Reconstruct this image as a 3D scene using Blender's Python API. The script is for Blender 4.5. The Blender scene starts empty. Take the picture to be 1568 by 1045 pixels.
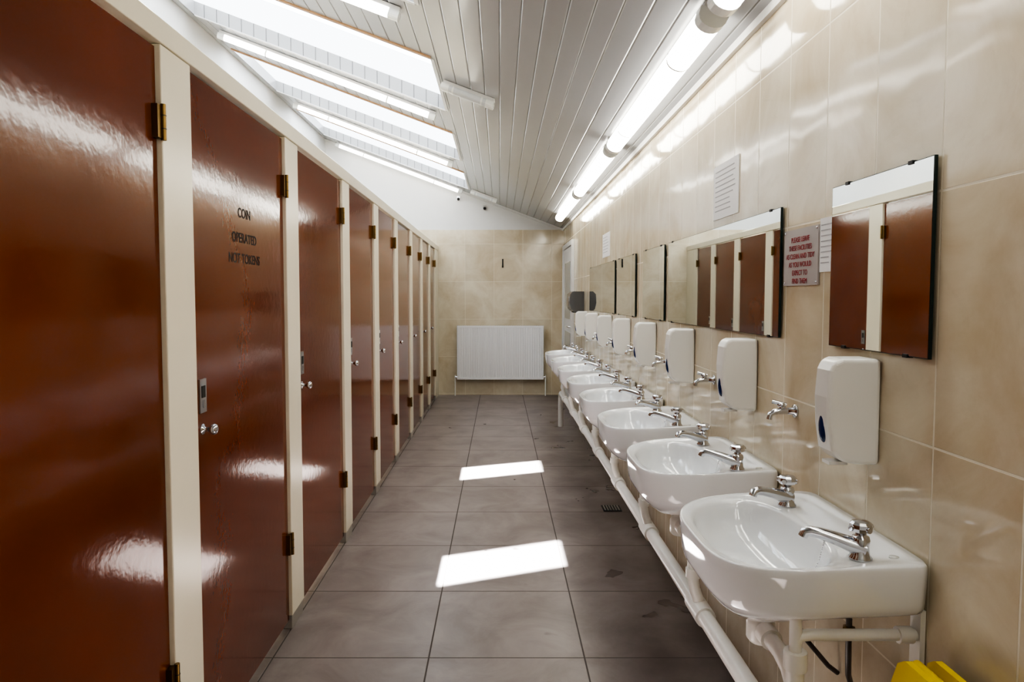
import bpy, math, random
from mathutils import Vector, Matrix
random.seed(4)
S=bpy.context.scene
COL=S.collection
XR=0.905; XL=-0.87; XW=-2.45; YB=9.72; YF=-1.2; H=1.4
SL=0.375; A=math.atan(SL)
def cz(x): return 2.36+SL*(XR-x)

# ---------------------------------------------------------------- materials
def newmat(name):
    m=bpy.data.materials.new(name); m.use_nodes=True
    nt=m.node_tree; b=nt.nodes['Principled BSDF']
    return m,nt,b
def simple(name,col,rough=0.4,metal=0.0,coat=0.0,noise=0.0,nscale=8,bump=0.0,bscale=60,emis=None,es=0,spec=0.5,crough=0.05,bdist=0.002,rnoise=0.0):
    m,nt,b=newmat(name)
    b.inputs['Roughness'].default_value=rough; b.inputs['Metallic'].default_value=metal
    b.inputs['Coat Weight'].default_value=coat; b.inputs['Coat Roughness'].default_value=crough
    b.inputs['Specular IOR Level'].default_value=spec
    b.inputs['Base Color'].default_value=(*col,1)
    g=nt.nodes.new('ShaderNodeNewGeometry')
    if noise>0:
        n=nt.nodes.new('ShaderNodeTexNoise'); n.inputs['Scale'].default_value=nscale; n.inputs['Detail'].default_value=5
        nt.links.new(g.outputs['Position'],n.inputs['Vector'])
        r=nt.nodes.new('ShaderNodeMix'); r.data_type='RGBA'
        r.inputs['A'].default_value=(*[c*(1-noise) for c in col],1); r.inputs['B'].default_value=(*[min(1,c*(1+noise)) for c in col],1)
        nt.links.new(n.outputs['Fac'],r.inputs['Factor']); nt.links.new(r.outputs['Result'],b.inputs['Base Color'])
    if rnoise>0:
        n=nt.nodes.new('ShaderNodeTexNoise'); n.inputs['Scale'].default_value=14; n.inputs['Detail'].default_value=4
        nt.links.new(g.outputs['Position'],n.inputs['Vector'])
        nt.links.new(mth(nt,'ADD',mth(nt,'MULTIPLY',n.outputs['Fac'],rnoise),rough),b.inputs['Roughness'])
    if bump>0:
        n=nt.nodes.new('ShaderNodeTexNoise'); n.inputs['Scale'].default_value=bscale; n.inputs['Detail'].default_value=2
        nt.links.new(g.outputs['Position'],n.inputs['Vector'])
        bp=nt.nodes.new('ShaderNodeBump'); bp.inputs['Strength'].default_value=bump; bp.inputs['Distance'].default_value=bdist
        nt.links.new(n.outputs['Fac'],bp.inputs['Height']); nt.links.new(bp.outputs['Normal'],b.inputs['Normal'])
        if coat>0: nt.links.new(bp.outputs['Normal'],b.inputs['Coat Normal'])
    if emis:
        b.inputs['Emission Color'].default_value=(*emis,1); b.inputs['Emission Strength'].default_value=es
    return m
def mth(nt,op,a,b=None):
    n=nt.nodes.new('ShaderNodeMath'); n.operation=op
    for i,v in enumerate((a,b)):
        if v is None: continue
        if isinstance(v,(int,float)): n.inputs[i].default_value=v
        else: nt.links.new(v,n.inputs[i])
    return n.outputs[0]
def tilemat(name,ax,offs,bw,rh,c1,c2,grout,rough,mortar=0.004,nsc=2.5,wav=0.25,xdark_stains=None,spec=0.5,veins=0.0):
    m,nt,b=newmat(name)
    g=nt.nodes.new('ShaderNodeNewGeometry'); s=nt.nodes.new('ShaderNodeSeparateXYZ'); nt.links.new(g.outputs['Position'],s.inputs[0])
    c=nt.nodes.new('ShaderNodeCombineXYZ')
    nt.links.new(mth(nt,'SUBTRACT',s.outputs[ax[0]],offs[0]),c.inputs[0]); nt.links.new(mth(nt,'SUBTRACT',s.outputs[ax[1]],offs[1]),c.inputs[1])
    br=nt.nodes.new('ShaderNodeTexBrick'); nt.links.new(c.outputs[0],br.inputs['Vector'])
    br.offset=0; br.squash=1; br.inputs['Scale'].default_value=1; br.inputs['Mortar Size'].default_value=mortar
    br.inputs['Mortar Smooth'].default_value=0.3; br.inputs['Bias'].default_value=0
    br.inputs['Brick Width'].default_value=bw; br.inputs['Row Height'].default_value=rh
    br.inputs['Color1'].default_value=(0.91,0.91,0.91,1); br.inputs['Color2'].default_value=(1.0,1.0,1.0,1); br.inputs['Mortar'].default_value=(1,1,1,1)
    n=nt.nodes.new('ShaderNodeTexNoise'); n.inputs['Scale'].default_value=nsc; n.inputs['Detail'].default_value=8; n.inputs['Roughness'].default_value=0.62; n.inputs['Distortion'].default_value=0.7
    nt.links.new(g.outputs['Position'],n.inputs['Vector'])
    cr=nt.nodes.new('ShaderNodeValToRGB'); cr.color_ramp.elements[0].position=0.34; cr.color_ramp.elements[1].position=0.66
    cr.color_ramp.elements[0].color=(*c1,1); cr.color_ramp.elements[1].color=(*c2,1)
    nt.links.new(n.outputs['Fac'],cr.inputs['Fac'])
    mx=nt.nodes.new('ShaderNodeMix'); mx.data_type='RGBA'; mx.blend_type='MULTIPLY'; mx.inputs['Factor'].default_value=1
    nt.links.new(cr.outputs['Color'],mx.inputs['A']); nt.links.new(br.outputs['Color'],mx.inputs['B'])
    out=mx.outputs['Result']
    rough_extra=None
    if veins>0:
        nv=nt.nodes.new('ShaderNodeTexNoise'); nv.inputs['Scale'].default_value=5.5; nv.inputs['Detail'].default_value=9; nv.inputs['Roughness'].default_value=0.7; nv.inputs['Distortion'].default_value=1.2
        nt.links.new(g.outputs['Position'],nv.inputs['Vector'])
        rv=nt.nodes.new('ShaderNodeMapRange'); nt.links.new(nv.outputs['Fac'],rv.inputs[0]); rv.inputs[1].default_value=0.54; rv.inputs[2].default_value=0.72; rv.inputs[3].default_value=0; rv.inputs[4].default_value=veins
        mv=nt.nodes.new('ShaderNodeMix'); mv.data_type='RGBA'; nt.links.new(rv.outputs[0],mv.inputs['Factor'])
        nt.links.new(out,mv.inputs['A']); mv.inputs['B'].default_value=(0.42,0.32,0.20,1); out=mv.outputs['Result']
    if xdark_stains:  # floor gets darker brown toward larger X, plus random dark stains
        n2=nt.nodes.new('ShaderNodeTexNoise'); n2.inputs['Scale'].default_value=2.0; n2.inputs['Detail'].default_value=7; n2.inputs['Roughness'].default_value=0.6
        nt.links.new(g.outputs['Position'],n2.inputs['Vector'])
        f=mth(nt,'ADD',mth(nt,'MULTIPLY',s.outputs[0],xdark_stains[0]),mth(nt,'MULTIPLY',mth(nt,'SUBTRACT',n2.outputs['Fac'],0.5),1.5))
        f=mth(nt,'ADD',f,xdark_stains[1])
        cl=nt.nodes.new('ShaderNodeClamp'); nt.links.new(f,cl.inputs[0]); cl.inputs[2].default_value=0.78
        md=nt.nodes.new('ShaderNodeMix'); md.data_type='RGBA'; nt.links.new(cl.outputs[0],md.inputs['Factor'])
        nt.links.new(out,md.inputs['A']); md.inputs['B'].default_value=(*xdark_stains[2],1); out=md.outputs['Result']
        n4=nt.nodes.new('ShaderNodeTexNoise'); n4.inputs['Scale'].default_value=4.2; n4.inputs['Detail'].default_value=3; n4.inputs['Distortion'].default_value=0.3
        nt.links.new(g.outputs['Position'],n4.inputs['Vector'])
        q=mth(nt,'ADD',n4.outputs['Fac'],mth(nt,'MULTIPLY',s.outputs[0],0.10))
        rw=nt.nodes.new('ShaderNodeMapRange'); nt.links.new(q,rw.inputs[0]); rw.inputs[1].default_value=0.70; rw.inputs[2].default_value=0.735; rw.inputs[4].default_value=0.45
        mw=nt.nodes.new('ShaderNodeMix'); mw.data_type='RGBA'; nt.links.new(rw.outputs[0],mw.inputs['Factor'])
        nt.links.new(out,mw.inputs['A']); mw.inputs['B'].default_value=(0.05,0.033,0.025,1); out=mw.outputs['Result']
        rough_extra=mth(nt,'MULTIPLY',rw.outputs[0],-0.2)
    mg=nt.nodes.new('ShaderNodeMix'); mg.data_type='RGBA'; nt.links.new(br.outputs['Fac'],mg.inputs['Factor'])
    nt.links.new(out,mg.inputs['A']); mg.inputs['B'].default_value=(*grout,1)
    nt.links.new(mg.outputs['Result'],b.inputs['Base Color'])
    b.inputs['Specular IOR Level'].default_value=spec
    rr=mth(nt,'ADD',mth(nt,'MULTIPLY',br.outputs['Fac'],0.4),rough)
    if rough_extra: rr=mth(nt,'ADD',rr,rough_extra)
    nt.links.new(rr,b.inputs['Roughness'])
    n3=nt.nodes.new('ShaderNodeTexNoise'); n3.inputs['Scale'].default_value=7; n3.inputs['Detail'].default_value=1
    nt.links.new(g.outputs['Position'],n3.inputs['Vector'])
    hgt=mth(nt,'SUBTRACT',mth(nt,'MULTIPLY',n3.outputs['Fac'],wav),br.outputs['Fac'])
    bp=nt.nodes.new('ShaderNodeBump'); bp.inputs['Strength'].default_value=0.5; bp.inputs['Distance'].default_value=0.003
    nt.links.new(hgt,bp.inputs['Height']); nt.links.new(bp.outputs['Normal'],b.inputs['Normal'])
    return m
C1=(0.60,0.50,0.345); C2=(0.76,0.69,0.545); GR=(0.74,0.68,0.55)
M_wr=tilemat('tile_cream_right',(1,2),(1.41-0.25*20,1.618-0.532*6),0.25,0.532,C1,C2,GR,0.09,wav=0.9,spec=0.65,veins=0.22,mortar=0.003)
M_wb=tilemat('tile_cream_back',(0,2),(-0.49-0.41*10,1.618-0.532*6),0.41,0.532,C1,C2,GR,0.12,spec=0.6,veins=0.12,mortar=0.003)
M_fl=tilemat('floor_tile_taupe',(0,1),(-0.275-0.605*10,3.18-0.6*20),0.605,0.6,(0.23,0.19,0.18),(0.34,0.295,0.28),(0.105,0.088,0.08),0.34,mortar=0.0035,nsc=3,xdark_stains=(1.5,-0.46,(0.062,0.044,0.038)))
def planks():
    m,nt,b=newmat('pvc_ceiling_planks')
    g=nt.nodes.new('ShaderNodeNewGeometry'); s=nt.nodes.new('ShaderNodeSeparateXYZ'); nt.links.new(g.outputs['Position'],s.inputs[0])
    f=mth(nt,'FRACT',mth(nt,'MULTIPLY',mth(nt,'ADD',s.outputs[0],10.0),10.5))
    d=mth(nt,'ABSOLUTE',mth(nt,'SUBTRACT',f,0.5))
    r=nt.nodes.new('ShaderNodeMapRange'); nt.links.new(d,r.inputs[0]); r.inputs[1].default_value=0.44; r.inputs[2].default_value=0.49
    r2=nt.nodes.new('ShaderNodeMapRange'); nt.links.new(d,r2.inputs[0]); r2.inputs[1].default_value=0.465; r2.inputs[2].default_value=0.485
    mx=nt.nodes.new('ShaderNodeMix'); mx.data_type='RGBA'; nt.links.new(r2.outputs[0],mx.inputs['Factor'])
    mx.inputs['A'].default_value=(0.40,0.405,0.415,1); mx.inputs['B'].default_value=(0.14,0.14,0.14,1)
    nt.links.new(mx.outputs['Result'],b.inputs['Base Color'])
    b.inputs['Roughness'].default_value=0.18
    bp=nt.nodes.new('ShaderNodeBump'); bp.invert=True; bp.inputs['Strength'].default_value=0.8; bp.inputs['Distance'].default_value=0.004
    nt.links.new(r.outputs[0],bp.inputs['Height']); nt.links.new(bp.outputs['Normal'],b.inputs['Normal'])
    return m
M_ceil=planks()
M_white=simple('white_paint',(0.70,0.70,0.69),0.45,noise=0.03)
M_cream=simple('cream_gloss_paint',(0.86,0.80,0.65),0.25,noise=0.04,nscale=5,bump=0.1)
M_door=simple('red_brown_gloss_paint',(0.150,0.031,0.005),0.5,coat=1.0,noise=0.42,nscale=1.8,bump=0.15,bscale=38,spec=0.0,crough=0.11)
M_cer=simple('white_ceramic',(0.84,0.86,0.88),0.07,coat=0.6)
M_pvc=simple('white_pvc_pipe',(0.82,0.81,0.77),0.3,noise=0.08,nscale=12)
M_chr=simple('chrome',(0.62,0.63,0.66),0.06,metal=1,rnoise=0.18)
M_brass=simple('brass',(0.20,0.13,0.05),0.35,metal=1)
M_steel=simple('brushed_steel',(0.5,0.5,0.5),0.3,metal=1)
M_dryer=simple('dark_metallic_casing',(0.16,0.16,0.165),0.25,metal=0.7)
M_blk=simple('black_rubber',(0.02,0.02,0.02),0.5)
M_hose=simple('braided_hose',(0.10,0.09,0.085),0.4)
M_dark=simple('dark_gap',(0.03,0.028,0.025),0.8)
M_let=simple('faded_lettering',(0.006,0.004,0.004),0.6)
M_mir=simple('mirror_glass',(0.80,0.83,0.82),0.012,metal=1)
M_edge=simple('mirror_edge',(0.01,0.025,0.025),0.2)
M_disp=simple('dispenser_plastic',(0.84,0.83,0.79),0.22)
M_blue=simple('blue_window_plastic',(0.01,0.03,0.12),0.08)
M_lit=simple('fluorescent_diffuser',(0.9,0.9,0.9),0.3,emis=(1.0,0.97,0.87),es=8.5)
M_lit2=simple('fluorescent_tube_lit',(0.9,0.9,0.9),0.3,emis=(1.0,0.98,0.92),es=4.5)
M_cap=simple('clear_plastic_cap',(0.80,0.82,0.80),0.12)
M_offd=simple('unlit_diffuser',(0.62,0.65,0.67),0.2)
M_wood=simple('timber_trim',(0.42,0.25,0.13),0.4,noise=0.25,nscale=20)
M_yel=simple('yellow_plastic',(0.85,0.62,0.02),0.35)
M_paper=simple('paper',(0.82,0.82,0.82),0.6)
M_ink=simple('ink',(0.40,0.40,0.42),0.6)
M_red=simple('red_lettering',(0.32,0.01,0.02),0.5)
M_sign=simple('grey_sign_plate',(0.42,0.39,0.38),0.35)
M_rad=simple('radiator_enamel',(0.85,0.85,0.85),0.2)
M_glassw=simple('frosted_pane',(0.45,0.50,0.52),0.1)
M_shoe=simple('post_shoe',(0.35,0.33,0.30),0.5)
def glaz(name,clear):
    m=bpy.data.materials.new(name); m.use_nodes=True; nt=m.node_tree; nt.nodes.clear()
    o=nt.nodes.new('ShaderNodeOutputMaterial'); 
    if clear:
        t=nt.nodes.new('ShaderNodeBsdfTransparent'); t.inputs[0].default_value=(0.96,0.98,1,1); nt.links.new(t.outputs[0],o.inputs[0])
    else:
        a=nt.nodes.new('ShaderNodeBsdfTranslucent'); a.inputs[0].default_value=(0.13,0.14,0.15,1)
        e=nt.nodes.new('ShaderNodeEmission'); e.inputs[0].default_value=(0.92,0.96,1,1); e.inputs[1].default_value=2.0  # glow added to the opal sheet in place of overcast sky light
        s=nt.nodes.new('ShaderNodeAddShader'); nt.links.new(a.outputs[0],s.inputs[0]); nt.links.new(e.outputs[0],s.inputs[1]); nt.links.new(s.outputs[0],o.inputs[0])
    return m
M_gc=glaz('clear_glazing',True); M_gt=glaz('sunblock_glow_pane',False)

# ---------------------------------------------------------------- mesh builder
class MB:
    def __init__(s): s.v=[]; s.f=[]; s.m=[]; s.sm=[]; s.mats=[]
    def mi(s,mat):
        if mat not in s.mats: s.mats.append(mat)
        return s.mats.index(mat)
    def add(s,vs,fs,mat,smooth=False,M=None):
        o=len(s.v); i=s.mi(mat)
        for p in vs:
            p=Vector(p); s.v.append(M@p if M else p)
        for f in fs: s.f.append([a+o for a in f]); s.m.append(i); s.sm.append(smooth)
    def box(s,x0,x1,y0,y1,z0,z1,mat,M=None):
        vs=[(x,y,z) for x in(x0,x1) for y in(y0,y1) for z in(z0,z1)]
        s.add(vs,[(0,1,3,2),(4,6,7,5),(0,4,5,1),(2,3,7,6),(0,2,6,4),(1,5,7,3)],mat,False,M)
    def prism(s,poly,fn,a,b,mat,smooth=False,M=None):
        n=len(poly); vs=[fn(p,a) for p in poly]+[fn(p,b) for p in poly]
        fs=[(i,(i+1)%n,(i+1)%n+n,i+n) for i in range(n)]
        s.add(vs,fs,mat,smooth,M); s.add(vs,[tuple(range(n))[::-1],tuple(range(n,2*n))],mat,False,M)
    def tube(s,pts,rad,mat,seg=14,M=None):
        pts=[Vector(p) for p in pts]; n=len(pts)
        if isinstance(rad,(int,float)): rad=[rad]*n
        T=[]
        for i in range(n):
            d=(pts[min(i+1,n-1)]-pts[max(i-1,0)]); T.append(d.normalized())
        up=Vector((0,0,1)) if abs(T[0].z)<0.9 else Vector((1,0,0))
        N=(up-T[0]*up.dot(T[0])).normalized(); vs=[]
        for i in range(n):
            N=(N-T[i]*N.dot(T[i])).normalized(); B=T[i].cross(N)
            for k in range(seg):
                a=2*math.pi*k/seg; vs.append(pts[i]+(N*math.cos(a)+B*math.sin(a))*rad[i])
        fs=[(i*seg+k,i*seg+(k+1)%seg,(i+1)*seg+(k+1)%seg,(i+1)*seg+k) for i in range(n-1) for k in range(seg)]
        s.add(vs,fs,mat,True,M); s.add(vs,[tuple(range(seg))[::-1],tuple(range((n-1)*seg,n*seg))],mat,False,M)
    def lathe(s,prof,org,axis,mat,seg=24,M=None,smooth=True):
        ax=Vector(axis).normalized(); up=Vector((0,0,1)) if abs(ax.z)<0.9 else Vector((1,0,0))
        N=(up-ax*up.dot(ax)).normalized(); B=ax.cross(N); org=Vector(org); vs=[]
        for r,h in prof:
            for k in range(seg):
                a=2*math.pi*k/seg; vs.append(org+ax*h+(N*math.cos(a)+B*math.sin(a))*max(r,1e-5))
        n=len(prof)
        fs=[(i*seg+k,i*seg+(k+1)%seg,(i+1)*seg+(k+1)%seg,(i+1)*seg+k) for i in range(n-1) for k in range(seg)]
        fs+= [tuple(range(seg))[::-1],tuple(range((n-1)*seg,n*seg))]
        s.add(vs,fs,mat,smooth,M)
    def ell(s,c,r,mat,M=None):
        prof=[(math.sin(math.pi*i/12),-math.cos(math.pi*i/12)) for i in range(13)]
        Q=Matrix.Translation(Vector(c))@Matrix.Diagonal((*r,1))
        s.lathe(prof,(0,0,0),(0,0,1),mat,20,(M@Q) if M else Q)
    def mesh(s,name):
        me=bpy.data.meshes.new(name); me.from_pydata([tuple(v) for v in s.v],[],s.f)
        for m in s.mats: me.materials.append(m)
        me.polygons.foreach_set('material_index',s.m); me.polygons.foreach_set('use_smooth',s.sm)
        me.validate(); me.update()
        import bmesh
        bm=bmesh.new(); bm.from_mesh(me); bmesh.ops.recalc_face_normals(bm,faces=bm.faces); bm.to_mesh(me); bm.free()
        return me
    def obj(s,name,loc=(0,0,0),parent=None,bevel=0,bs=2,M=None):
        return mkobj(name,s.mesh(name),loc,parent,bevel,bs,M)
def mkobj(name,me,loc=(0,0,0),parent=None,bevel=0,bs=2,M=None):
    o=bpy.data.objects.new(name,me); COL.objects.link(o)
    if M is not None: o.matrix_world=M
    else: o.location=loc
    if parent: o.parent=parent
    if bevel:
        b=o.modifiers.new('bevel','BEVEL'); b.width=bevel; b.segments=bs; b.limit_method='ANGLE'; b.angle_limit=math.radians(35)
        b.harden_normals=False
    return o
def empty(name,loc=(0,0,0),rz=0):
    e=bpy.data.objects.new(name,None); e.empty_display_size=0.1; e.location=loc; e.rotation_euler=(0,0,rz); COL.objects.link(e); return e
def text(name,body,size,loc,side,mat,parent=None,space=1.0,align='CENTER',sx=1.0,off=0.0):
    c=bpy.data.curves.new(name,'FONT'); c.body=body; c.size=size; c.align_x=align; c.align_y='CENTER'; c.space_line=space; c.extrude=0.0003; c.offset=off
    c.materials.append(mat)
    o=bpy.data.objects.new(name,c); COL.objects.link(o)
    X,Y,Z=((0,-1,0),(0,0,1),(-1,0,0)) if side=='R' else ((0,1,0),(0,0,1),(1,0,0))
    M=Matrix((X,Y,Z)).transposed().to_4x4(); M.translation=Vector(loc)
    M=M@Matrix.Diagonal((sx,1,1,1))
    o.matrix_world=M
    if parent: o.parent=parent; o.matrix_parent_inverse=Matrix.Translation(-parent.location)
    return o

# ---------------------------------------------------------------- room shell
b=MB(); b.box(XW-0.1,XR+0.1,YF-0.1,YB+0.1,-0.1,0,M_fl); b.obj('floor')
b=MB(); b.box(XR,XR+0.1,YF-0.1,YB+0.1,0,cz(XR)+0.03,M_wr); b.obj('wall_right')
b=MB(); b.box(XW-0.1,XW,YF-0.1,YB+0.1,0,cz(XW)+0.05,M_white); b.obj('wall_left')
b=MB()
b.prism([(XW,0),(XR,0),(XR,cz(XR)+0.02),(XW,cz(XW)+0.02)],lambda p,t:(p[0],t,p[1]),YB,YB+0.1,M_white)
b.box(XW,XR,YB-0.012,YB,0,2.35,M_wb)
b.obj('wall_back')
b=MB(); b.prism([(XW,0),(XR,0),(XR,cz(XR)+0.02),(XW,cz(XW)+0.02)],lambda p,t:(p[0],t,p[1]),YF-0.1,YF,M_white); b.obj('wall_front')

SKY=[(2.32,3.46),(4.24,5.40),(6.14,7.34),(8.06,9.28)]
SX0,SX1=-2.36,-0.42
CT=0.112
b=MB()
def slab(x0,x1,y0,y1,z0,z1,mat,bb=None):
    bb=bb or b
    vs=[(x,y,cz(x)+dz) for x in(x0,x1) for y in(y0,y1) for dz in(z0,z1)]
    bb.add(vs,[(0,1,3,2),(4,6,7,5),(0,4,5,1),(2,3,7,6),(0,2,6,4),(1,5,7,3)],mat)
slab(SX1,XR,YF,YB,0,CT,M_ceil); slab(XW,SX0,YF,YB,0,CT,M_ceil)
ys=[YF]+[y for s in SKY for y in s]+[YB]
for i in range(0,len(ys),2): slab(SX0,SX1,ys[i],ys[i+1],0,CT,M_ceil)
b.obj('ceiling')
for n,(y0,y1) in enumerate(SKY):
    w=MB(); yc=y0+0.485
    slab(SX0,SX1,y0,yc,CT-0.008,CT-0.004,M_gc,w); slab(SX0,SX1,yc,y1,CT-0.008,CT-0.004,M_gt,w)  # far opal sheet is invented to block sun and shorten the floor patch
    slab(SX0,SX1,y0-0.03,y0+0.002,-0.010,0.0,M_wood,w)
    slab(SX1-0.002,SX1+0.02,y0,y1,-0.006,0.0,M_white,w)
    slab(SX0,SX1,y1-0.004,y1+0.02,-0.006,0.0,M_white,w)
    w.obj('window_%d'%(n+1))
b=MB(); b.box(XR-0.018,XR,YF,YB-0.012,2.335,2.366,M_white); b.obj('trim_1')
b=MB(); slab(XW,XR,YB-0.03,YB-0.001,-0.03,0.0,M_white,b); b.obj('trim_2')

# ---------------------------------------------------------------- cubicles
P=[-0.10,0.89,1.87,2.89,3.90,4.85,5.79,6.76,7.67,8.52,9.30]
HW=0.085
for i,p in enumerate(P):
    b=MB(); b.box(XL-0.05,XL,p-HW,p+HW,0.06,2.05,M_cream); b.box(XL-0.045,XL-0.004,p-HW+0.005,p+HW-0.005,0.0,0.06,M_shoe)
    b.obj('door_post',bevel=0.003)
    b=MB(); b.box(XW+0.002,XL-0.054,p-0.012,p+0.012,0.10,2.05,M_cream); b.box(XW+0.3,XW+0.34,p-0.02,p+0.02,0,0.10,M_steel); b.box(XL-0.4,XL-0.36,p-0.02,p+0.02,0,0.10,M_steel)
    b.obj('partition_panel')
b=MB(); b.box(XL-0.05,XL+0.004,YF+0.002,YB-0.014,2.052,2.115,M_cream); b.obj('trim_3',bevel=0.003)
b=MB(); b.box(XL-0.05,XL,P[-1]+HW,YB-0.014,0.0,2.05,M_cream); b.obj('end_panel')
for i in range(len(P)-1):
    y0=P[i]+HW+0.003; y1=P[i+1]-HW-0.003
    b=MB(); b.box(XL-0.048,XL-0.014,y0,y1,0.045,2.042,M_door)
    for z in (0.37,1.85):
        b.box(XL-0.016,XL+0.002,y1-0.024,y1+0.001,z-0.042,z+0.042,M_brass)
        b.tube([(XL+0.004,y1+0.002,z-0.046),(XL+0.004,y1+0.002,z+0.046)],0.007,M_brass,10)
        for zz in (-0.017,0.017): b.tube([(XL+0.004,y1+0.002,z+zz-0.001),(XL+0.004,y1+0.002,z+zz+0.001)],0.0078,M_blk,10)
    zl=1.107; yl=y0+0.055
    b.box(XL-0.016,XL-0.009,yl-0.022,yl+0.022,zl-0.05,zl+0.05,M_steel)
    b.box(XL-0.010,XL-0.0075,yl-0.012,yl+0.012,zl-0.005,zl+0.03,M_dark)
    b.box(XL-0.010,XL-0.006,yl-0.006,yl+0.006,zl-0.035,zl-0.012,M_chr)
    b.lathe([(0.016,0),(0.016,0.004),(0.007,0.006),(0.007,0.02),(0.013,0.025),(0.017,0.034),(0.014,0.043),(0.004,0.047)],(XL-0.015,yl,zl-0.1),(1,0,0),M_chr,18)
    d=b.obj('toilet_cubicle_door')
    if i==2:
        for tx,z in (("COIN",1.685),("OPERATED",1.60),("NOT TOKENS",1.53)):
            t=text('door_lettering',tx,0.046,(XL-0.0136,2.38,z),'L',M_let,d,sx=1.0,off=0.0006)

# ---------------------------------------------------------------- light fittings
def fixture(name,L,w,M,m,d=0.05):
    e=MB()
    e.box(-L/2,L/2,-w*0.42,w*0.42,-0.03,0.0,M_white)
    arc=[(-w/2,-0.022)]+[(-w/2*math.cos(math.pi*k/10)*(1.0),-0.03-d*math.sin(math.pi*k/10)**0.7) for k in range(11)]+[(w/2,-0.022)]
    cap=0.05
    e.prism(arc,lambda p,t:(t,p[0],p[1]),-L/2+cap,L/2-cap,m,False)
    arc2=[(p[0]*1.04,p[1]*1.03 if p[1]<-0.03 else p[1]) for p in arc]
    for a,c in ((-L/2-0.005,-L/2+cap),(L/2-cap,L/2+0.005)): e.prism(arc2,lambda p,t:(t,p[0],p[1]),a,c,M_cap)
    for x in (-L*0.28,L*0.28): e.prism([(p[0]*1.03,p[1]*1.02) for p in arc],lambda p,t:(t,p[0],p[1]),x-0.006,x+0.006,M_cap)
    return e.obj(name,M=M,bevel=0)
RA=Matrix.Rotation(A,4,'Y')
for y in (3.60,5.58,7.58,9.50):
    x=-1.37
    fixture('fluorescent_batten_light',1.84,0.055,Matrix.Translation((x,y,cz(x)-0.006))@RA,M_lit2,d=0.035)
for (y0,y1) in ((-1.1,0.42),(0.50,2.32),(2.42,4.50),(4.58,6.46),(6.54,8.55)):
    x=0.755
    fixture('fluorescent_diffuser_light',y1-y0,0.10,Matrix.Translation((x,(y0+y1)/2,cz(x)-0.003))@RA@Matrix.Rotation(math.pi/2,4,'Z'),M_lit,d=0.05)
for y in (4.62,9.2):
    x=-0.20
    fixture('ceiling_box_light',0.36,0.10,Matrix.Translation((x,y,cz(x)-0.003))@RA,M_offd,d=0.03)

# ---------------------------------------------------------------- wash basins
def outline(th,cu=0.25):
    du,dv=math.cos(th),math.sin(th)
    def F(u,v):
        if u>=0.17: return (abs(v)/0.28)**3.6+((u-0.17)/0.258)**2.8
        return (abs(v)/0.28)**14+((0.17-u)/0.169)**14
    lo,hi=0,0.6
    for _ in range(40):
        mid=(lo+hi)/2
        if F(cu+du*mid,dv*mid)<1: lo=mid
        else: hi=mid
    return cu+du*lo,dv*lo
def basin_mesh():
    m=MB(); N=112; cu=0.25
    ths=[2*math.pi*i/N for i in range(N)]
    out=[outline(t) for t in ths]
    def inner(i,s):
        u,v=out[i]; a=ths[i]; c,sn=math.cos(a),math.sin(a)
        r=1/((abs(c)/(0.150 if c>0 else 0.110))**2.6+(abs(sn)/0.240)**2.6)**(1/2.6)
        return (0.252+c*r*s,sn*r*s)
    def ztop(u): t=max(0,min(1,u/0.455)); return -0.028*t*t
    rings=[]
    for s,sb,z in ((0.12,0.12,-0.195),(0.35,0.4,-0.185),(0.58,0.62,-0.165),(0.78,0.85,-0.135),(0.90,1,-0.108),(0.94,1,-0.098),(0.962,1,-0.085),(0.985,1,-0.05),(1.0,1,-0.02),(1.0,1,-0.008),(0.994,0.997,-0.002),(0.985,0.99,0.001)):
        r=[]
        for (u,v) in out:
            su=s if u>cu else sb; sv=1-(1-s)*(0.55 if z>-0.12 else 1)
            uu=cu+(u-cu)*su; r.append((-uu,v*sv,z+ztop(u)))
        rings.append(r)
    for t,dz in ((0.15,0.0),(0.3,-0.003),(0.45,-0.008),(0.9,-0.009)):
        r=[]
        for i,(u,v) in enumerate(out):
            ui,vi=inner(i,1.03); uo=cu+(u-cu)*0.985; vo=v*0.985
            uu=uo+(ui-uo)*t; vv=vo+(vi-vo)*t
            k=max(0,min(1,(0.26-uu)/0.10))
            r.append((-uu,vv,ztop(uu)+dz*(0.35+0.65*k)))
        rings.append(r)
    for s,z in ((1.0,-0.011),(0.975,-0.018),(0.95,-0.033),(0.91,-0.057),(0.84,-0.08),(0.72,-0.102),(0.55,-0.117),(0.35,-0.126),(0.15,-0.131),(0.09,-0.132)):
        r=[]
        for i in range(N):
            ui,vi=inner(i,s); r.append((-ui,vi,z+ztop(ui)*max(0,1+z/0.1)))
        rings.append(r)
    vs=[p for r in rings for p in r]; n=len(rings)
    fs=[(i*N+k,i*N+(k+1)%N,(i+1)*N+(k+1)%N,(i+1)*N+k) for i in range(n-1) for k in range(N)]
    fs.append(tuple(range(N))[::-1]); fs.append(tuple(range((n-1)*N,n*N)))
    m.add(vs,fs,M_cer,True)
    m.lathe([(0.024,0),(0.024,0.003),(0.018,0.004),(0.016,0.0)],(-0.252,0,-0.132),(0,0,1),M_chr,20)
    return m.mesh('bowl')
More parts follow.
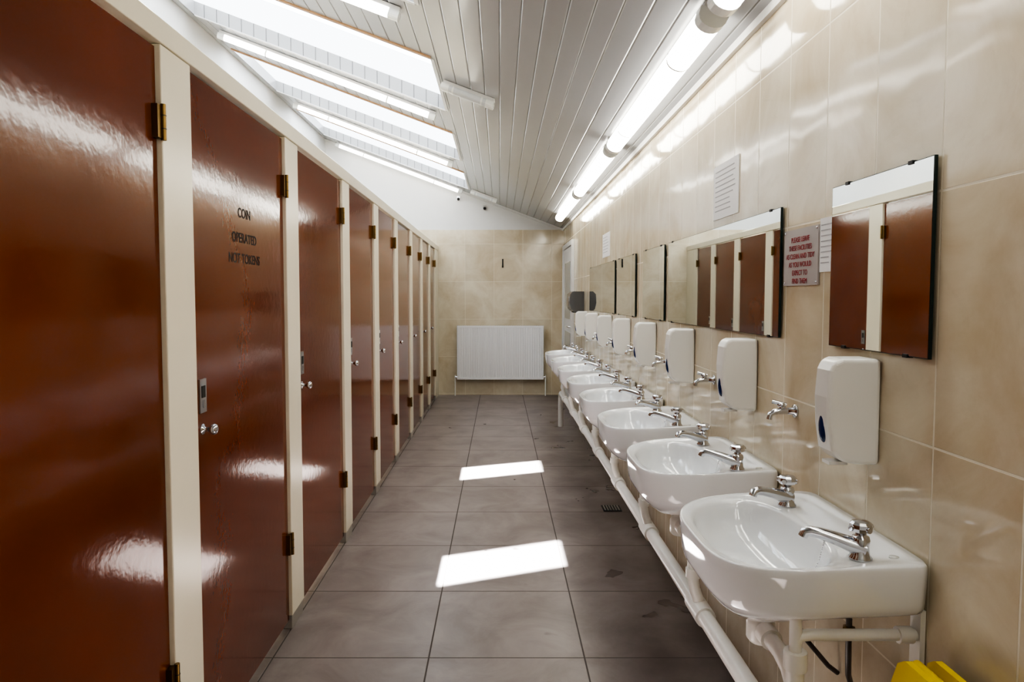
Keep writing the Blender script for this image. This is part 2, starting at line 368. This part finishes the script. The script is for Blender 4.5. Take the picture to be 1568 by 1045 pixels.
def tap_mesh():
    m=MB()
    m.lathe([(0.024,0),(0.024,0.004),(0.019,0.010),(0.017,0.030),(0.019,0.042),(0.017,0.050),(0.011,0.053),(0.012,0.060)],(0,0,0),(0,0,1),M_chr,22)
    m.lathe([(0.012,0.058),(0.022,0.062),(0.024,0.070),(0.023,0.078),(0.018,0.083),(0.003,0.085)],(0,0,0),(0,0,1),M_chr,10,smooth=False)
    for a in (0.5,0.5+math.pi/2):
        c,s=math.cos(a),math.sin(a); m.tube([(-0.027*c,-0.027*s,0.070),(0.027*c,0.027*s,0.070)],0.0065,M_chr,10)
    m.tube([(0.008,0,0.022),(-0.02,0,0.030),(-0.05,0,0.040),(-0.08,0,0.048),(-0.10,0,0.051),(-0.112,0,0.048),(-0.116,0,0.038)],[0.019,0.0175,0.0145,0.0125,0.0115,0.011,0.0105],M_chr,16)
    m.lathe([(0.0095,0),(0.0095,-0.07)],(0,0,0),(0,0,1),M_chr,12)
    return m.mesh('tap')
BM=basin_mesh(); TM=tap_mesh()
m=MB()
pts=[(-0.125,-0.10,0.006),(-0.145,-0.10,-0.004),(-0.150,-0.10,-0.03),(-0.156,-0.098,-0.06),(-0.166,-0.094,-0.085)]
for a,c in zip(pts[:-1],pts[1:]):
    for k in range(5):
        q=Vector(a).lerp(Vector(c),k/5); m.ell(q,(0.0024,0.0024,0.0024),M_chr)
m.lathe([(0.008,0),(0.008,0.004),(0.003,0.012)],(-0.120,-0.10,-0.009),(0,0,1),M_chr,12)
m.lathe([(0.010,-0.003),(0.010,0.0015),(0.0,0.002)],(-0.05,-0.215,-0.003),(0,0,1),M_cap,16)
CM=m.mesh('plug_chain')
m=MB()
m.lathe([(0.032,-0.185),(0.032,-0.205),(0.022,-0.207),(0.022,-0.235),(0.030,-0.237),(0.034,-0.25),(0.034,-0.29),(0.026,-0.30)],(-0.252,0,0),(0,0,1),M_pvc,18)
m.tube([(-0.252,0,-0.262),(-0.252,-0.12,-0.264),(-0.260,-0.19,-0.268),(-0.266,-0.225,-0.28),(-0.268,-0.235,-0.31)],0.019,M_pvc,14)
m.tube([(-0.252,-0.03,-0.262),(-0.252,-0.07,-0.263)],0.026,M_pvc,16)
TRM=m.mesh('waste_trap')
m=MB()
for v in (-0.235,0.235):
    m.tube([(-0.004,v,-0.165),(-0.24,v,-0.165),(-0.262,v,-0.168),(-0.268,v,-0.185),(-0.268,v,-0.22)],0.0125,M_pvc,12)
    m.tube([(-0.268,v,-0.115),(-0.268,v,-0.20)],0.013,M_pvc,12)
    m.box(-0.012,-0.001,v-0.018,v+0.018,-0.30,-0.105,M_pvc)
    m.tube([(-0.02,v,-0.165),(-0.05,v,-0.165)],0.018,M_pvc,12)
m.tube([(-0.268,-0.235,-0.20),(-0.268,-0.235,-0.36),(-0.262,-0.235,-0.40),(-0.247,-0.235,-0.443)],0.0185,M_pvc,14)
m.tube([(-0.268,-0.235,-0.20),(-0.268,-0.235,-0.24)],0.024,M_pvc,14)
m.tube([(-0.268,-0.235,-0.33),(-0.268,-0.235,-0.36)],0.024,M_pvc,14)
BRM=m.mesh('bracket')
m=MB()
for v in (-0.17,0.17):
    m.tube([(-0.12,v,-0.10),(-0.12,v,-0.22),(-0.11,v*0.9,-0.30),(-0.08,v*0.7,-0.36),(-0.03,v*0.6,-0.42),(-0.004,v*0.6,-0.44)],0.0065,M_hose,10)
    m.lathe([(0.014,0),(0.014,0.02),(0.010,0.022)],(-0.12,v,-0.20),(0,0,1),M_brass,6,smooth=False)
HM=m.mesh('supply_hoses')
BY=[1.665+0.77*k for k in range(8)]
for y in BY:
    e=empty('washbasin',(XR-0.001,y,0.84))
    mkobj('bowl',BM,parent=e); mkobj('plug_chain',CM,parent=e); mkobj('waste_trap',TRM,parent=e); mkobj('bracket',BRM,parent=e); mkobj('supply_hoses',HM,parent=e)
    for v,a in ((-0.205,-0.30),(0.175,0.35)):
        t=mkobj('tap',TM,parent=e,loc=(-0.118,v,-0.010)); t.rotation_euler=(0,0,a)
b=MB(); px,pz=0.66,0.372
b.tube([(px,-0.3,pz),(px,BY[-1]+0.2,pz),(px,BY[-1]+0.26,pz-0.02),(px,BY[-1]+0.28,pz-0.08),(px,BY[-1]+0.28,0.0)],0.026,M_pvc,18)
for y in BY:
    b.tube([(px,y-0.30,pz),(px,y-0.17,pz)],0.033,M_pvc,18)
b.obj('waste_pipe')

# ---------------------------------------------------------------- wall items
m=MB()
prof=[(0,0),(0.05,0),(0.085,0.006),(0.108,0.03),(0.118,0.09),(0.121,0.16),(0.116,0.225),(0.106,0.246),(0.088,0.254),(0,0.254)]
n=len(prof)
vs=[]
for t in (-1,1):
    for p in prof: vs.append((-p[0],t*(0.050-0.012*(p[0]/0.121)),p[1]))
m.add(vs,[(i,(i+1)%n,(i+1)%n+n,i+n) for i in range(n)]+[tuple(range(n))[::-1],tuple(range(n,2*n))],M_disp)
DM=m.mesh('dispenser_body')
m=MB(); m.ell((-0.110,0,0.085),(0.012,0.019,0.040),M_blue); m.box(-0.105,-0.06,-0.018,0.018,-0.006,0.002,M_disp)
DW=m.mesh('level_window')
for k in range(8):
    e=empty('soap_dispenser',(XR-0.001,1.655+0.772*k,0.999))
    mkobj('body',DM,parent=e,bevel=0.010,bs=4); mkobj('level_window',DW,parent=e)
m=MB()
m.lathe([(0.024,0),(0.024,0.005),(0.013,0.009),(0.012,0.03)],(0,0,0),(-1,0,0),M_chr,20)
m.tube([(-0.02,0,0),(-0.05,0,0.0),(-0.075,0,-0.003),(-0.09,0,-0.012),(-0.094,0,-0.03)],[0.012,0.012,0.011,0.010,0.010],M_chr,14)
m.tube([(-0.05,0,0),(-0.05,0,0.022)],0.008,M_chr,12)
m.tube([(-0.035,-0.006,0.024),(-0.08,0.012,0.034)],[0.006,0.009],M_chr,10)
m.lathe([(0.014,0.0),(0.016,0.008),(0.010,0.014)],(-0.05,0,0.016),(0,0,1),M_chr,16)
WT=m.mesh('bib_tap')
for k in range(6):
    o=mkobj('wall_tap',WT,(XR-0.001,2.07+0.79*k,1.052)); o.scale=(0.85,0.85,0.85)
MIR=[(1.415,1.845,1.27,1.692),(2.18,3.62,1.27,1.685),(3.71,4.26,1.27,1.685),(4.50,5.20,1.27,1.685),(5.30,6.78,1.27,1.685)]
for (y0,y1,z0,z1) in MIR:
    b=MB(); b.box(XR-0.013,XR-0.006,y0,y1,z0,z1,M_edge)
    b.add([(XR-0.0135,y0+0.002,z0+0.002),(XR-0.0135,y1-0.002,z0+0.002),(XR-0.0135,y1-0.002,z1-0.002),(XR-0.0135,y0+0.002,z1-0.002)],[(0,1,2,3)],M_mir)
    for yy in (y0+0.08,y1-0.08):
        b.box(XR-0.006,XR-0.0005,yy-0.02,yy+0.02,z0+0.1,z1-0.1,M_dark)
        for z,s in ((z0,-1),(z1,1)): b.box(XR-0.016,XR-0.001,yy-0.008,yy+0.008,min(z-s*0.005,z+s*0.003),max(z-s*0.005,z+s*0.003),M_blk)
    b.obj('wall_mirror')
def poster(name,y0,y1,z0,z1,lines=6,mat=M_paper):
    b=MB(); b.box(XR-0.004,XR-0.0005,y0,y1,z0,z1,mat); h=(z1-z0)/(lines+2)
    for k in range(lines):
        z=z1-h*(k+1.3); a=random.uniform(0.1,0.35)*(y1-y0)
        b.box(XR-0.0045,XR-0.0038,y0+a,y1-0.08*(y1-y0),z-h*0.10,z+h*0.10,M_ink)
    return b.obj(name)
poster('notice_poster',2.60,2.90,1.72,1.94,9)
poster('notice_sheet',1.85,1.93,1.47,1.62,8)
poster('notice_poster',5.62,6.0,1.74,1.94,6)
s=MB(); s.box(-0.006,0,-0.115,0.115,-0.085,0.085,M_sign)
for yy in (-0.107,0.107):
    for zz in (-0.077,0.077): s.lathe([(0.004,0),(0.003,0.002)],(-0.006,yy,zz),(-1,0,0),M_chr,10)
so=s.obj('instruction_sign',loc=(XR-0.0005,2.05,1.52))
text('sign_lettering',"PLEASE LEAVE\nTHESE FACILITIES\nAS CLEAN AND TIDY\nAS YOU WOULD\nEXPECT TO\nFIND THEM",0.0222,(XR-0.0075,2.05,1.583),'R',M_red,so,space=1.12,sx=0.90)
for o in bpy.data.objects:
    if o.name.startswith('sign_lettering'): o.data.align_y='TOP'
b=MB()
pr=[(0,0),(0.10,0),(0.14,0.03),(0.155,0.10),(0.15,0.19),(0.12,0.22),(0,0.22)]
b.prism(pr,lambda p,t:(XR-0.001-p[0],t,1.24+p[1]),7.30,7.62,M_dryer)
b.box(XR-0.165,XR-0.14,7.36,7.56,1.30,1.40,M_steel)
b.box(XR-0.11,XR-0.05,7.38,7.54,1.232,1.242,M_blk)
b.obj('hand_dryer',bevel=0.012,bs=3)
b=MB(); y0,y1=8.35,9.45
for a,c in ((y0-0.06,y0),(y1,y1+0.06)): b.box(XR-0.035,XR-0.0005,a,c,0,2.10,M_white)
b.box(XR-0.035,XR-0.0005,y0,y1,2.04,2.10,M_white)
b.box(XR-0.018,XR-0.0005,y0+0.004,y1-0.004,0.01,2.036,M_white)
for z0,z1 in ((0.25,0.95),(1.12,1.85)): b.box(XR-0.022,XR-0.017,y0+0.2,y1-0.2,z0,z1,M_glassw)
b.tube([(XR-0.018,y0+0.09,1.03),(XR-0.06,y0+0.09,1.03),(XR-0.065,y0+0.11,1.03),(XR-0.065,y0+0.2,1.03)],0.009,M_chr)
b.obj('door_1',bevel=0.002)
b=MB(); rx0,rx1,rz0,rz1=-0.60,0.62,0.235,1.0; ry=YB-0.13
n=37; poly=[]; wv=(rx1-rx0)/n
for k in range(n):
    x=rx0+k*wv; poly+=[(x,ry),(x+wv*0.18,ry),(x+wv*0.30,ry+0.005),(x+wv*0.70,ry+0.005),(x+wv*0.82,ry)]
poly+=[(rx1,ry),(rx1,ry+0.02),(rx0,ry+0.02)]
b.prism(poly,lambda p,t:(p[0],p[1],t),rz0+0.03,rz1-0.03,M_rad)
b.box(rx0,rx1,ry-0.001,ry+0.02,rz1-0.032,rz1-0.004,M_rad); b.box(rx0,rx1,ry-0.001,ry+0.02,rz0,rz0+0.032,M_rad)
b.box(rx0,rx1,ry+0.06,ry+0.08,rz0,rz1-0.01,M_rad)
for x in (rx0-0.002,rx1-0.006): b.box(x,x+0.008,ry,ry+0.08,rz0+0.01,rz1,M_rad)
for k in range(40): b.box(rx0+0.01+k*0.0302,rx0+0.022+k*0.0302,ry+0.004,ry+0.078,rz1-0.004,rz1,M_rad)
b.box(rx0+0.02,rx1-0.02,ry+0.02,ry+0.06,rz0+0.02,rz1-0.08,M_dark)
for x in (rx0-0.03,rx1+0.03):
    s=1 if x>0 else -1
    b.tube([(x-s*0.04,ry+0.04,rz0+0.03),(x,ry+0.04,rz0+0.03)],0.014,M_chr); b.tube([(x,ry+0.04,rz0+0.06),(x,ry+0.04,0.0)],0.009,M_pvc)
for x in (rx0+0.2,rx1-0.2): b.box(x,x+0.03,ry+0.078,YB-0.0125,rz0+0.1,rz1-0.1,M_white)
b.obj('radiator',bevel=0.002)
b=MB(); b.box(0.035,0.055,YB-0.018,YB-0.0125,1.82,1.94,M_dark); b.tube([(0.045,YB-0.015,1.83),(0.045,YB-0.05,1.82),(0.045,YB-0.06,1.85)],0.005,M_dark); b.obj('coat_hook')
for x,z in ((-0.58,2.79),(-0.21,2.66)):
    b=MB(); b.box(x-0.022,x+0.022,YB-0.03,YB-0.0005,z-0.03,z+0.03,M_steel); b.ell((x,YB-0.04,z-0.012),(0.02,0.02,0.02),M_dark); b.obj('motion_sensor')
b=MB(); b.box(0.68,0.80,4.39,4.51,0.0005,0.005,M_dark)
for k in range(6): b.box(0.69+k*0.018,0.698+k*0.018,4.40,4.50,0.005,0.008,M_steel)
b.obj('floor_drain_grate')
b=MB()
def panel(x0,lean,th):
    pts=[(1.05,0.0),(1.10,0.0),(1.12,0.06),(1.28,0.06),(1.30,0.0),(1.35,0.0),(1.345,0.62),(1.335,0.665),(1.315,0.68),(1.085,0.68),(1.068,0.665),(1.055,0.62)]
    b.prism(pts,lambda p,t:(x0+lean*p[1]+t,p[0],p[1]),0,th,M_yel)
panel(0.70,0.15,0.014); panel(0.82,0.06,0.014)
b.tube([(0.835,1.07,0.662),(0.835,1.33,0.662)],0.012,M_yel,12)
b.prism([(1.14,0.2),(1.26,0.2),(1.26,0.45),(1.14,0.45)],lambda p,t:(0.70+0.15*p[1]+t,p[0],p[1]),-0.002,0,M_let)
b.obj('wet_floor_sign',bevel=0.004)

# ---------------------------------------------------------------- light
w=bpy.data.worlds.new('sky'); S.world=w; w.use_nodes=True
bg=w.node_tree.nodes['Background']; bg.inputs[0].default_value=(0.92,0.96,1,1); bg.inputs[1].default_value=4.0
sd=bpy.data.lights.new('sun','SUN'); sd.energy=70; sd.angle=0.01; sd.color=(1,0.97,0.92)
so=bpy.data.objects.new('sun',sd); COL.objects.link(so); so.location=(-3,12,8)
so.rotation_euler=Vector((0.268,-0.93,-1)).to_track_quat('-Z','Y').to_euler()

cd=bpy.data.cameras.new('camera'); cam=bpy.data.objects.new('camera',cd); COL.objects.link(cam); S.camera=cam
cd.sensor_width=36; cd.lens=36*1045/1568; cd.shift_x=19/1568; cd.shift_y=-13/1568; cd.clip_start=0.02
cam.location=(0,0,H); cam.rotation_euler=(math.pi/2-math.atan(0.052),0,0)
S.view_settings.view_transform='AgX'
try: S.view_settings.look='AgX - High Contrast'
except Exception as ex: print(ex)
S.view_settings.exposure=0.45
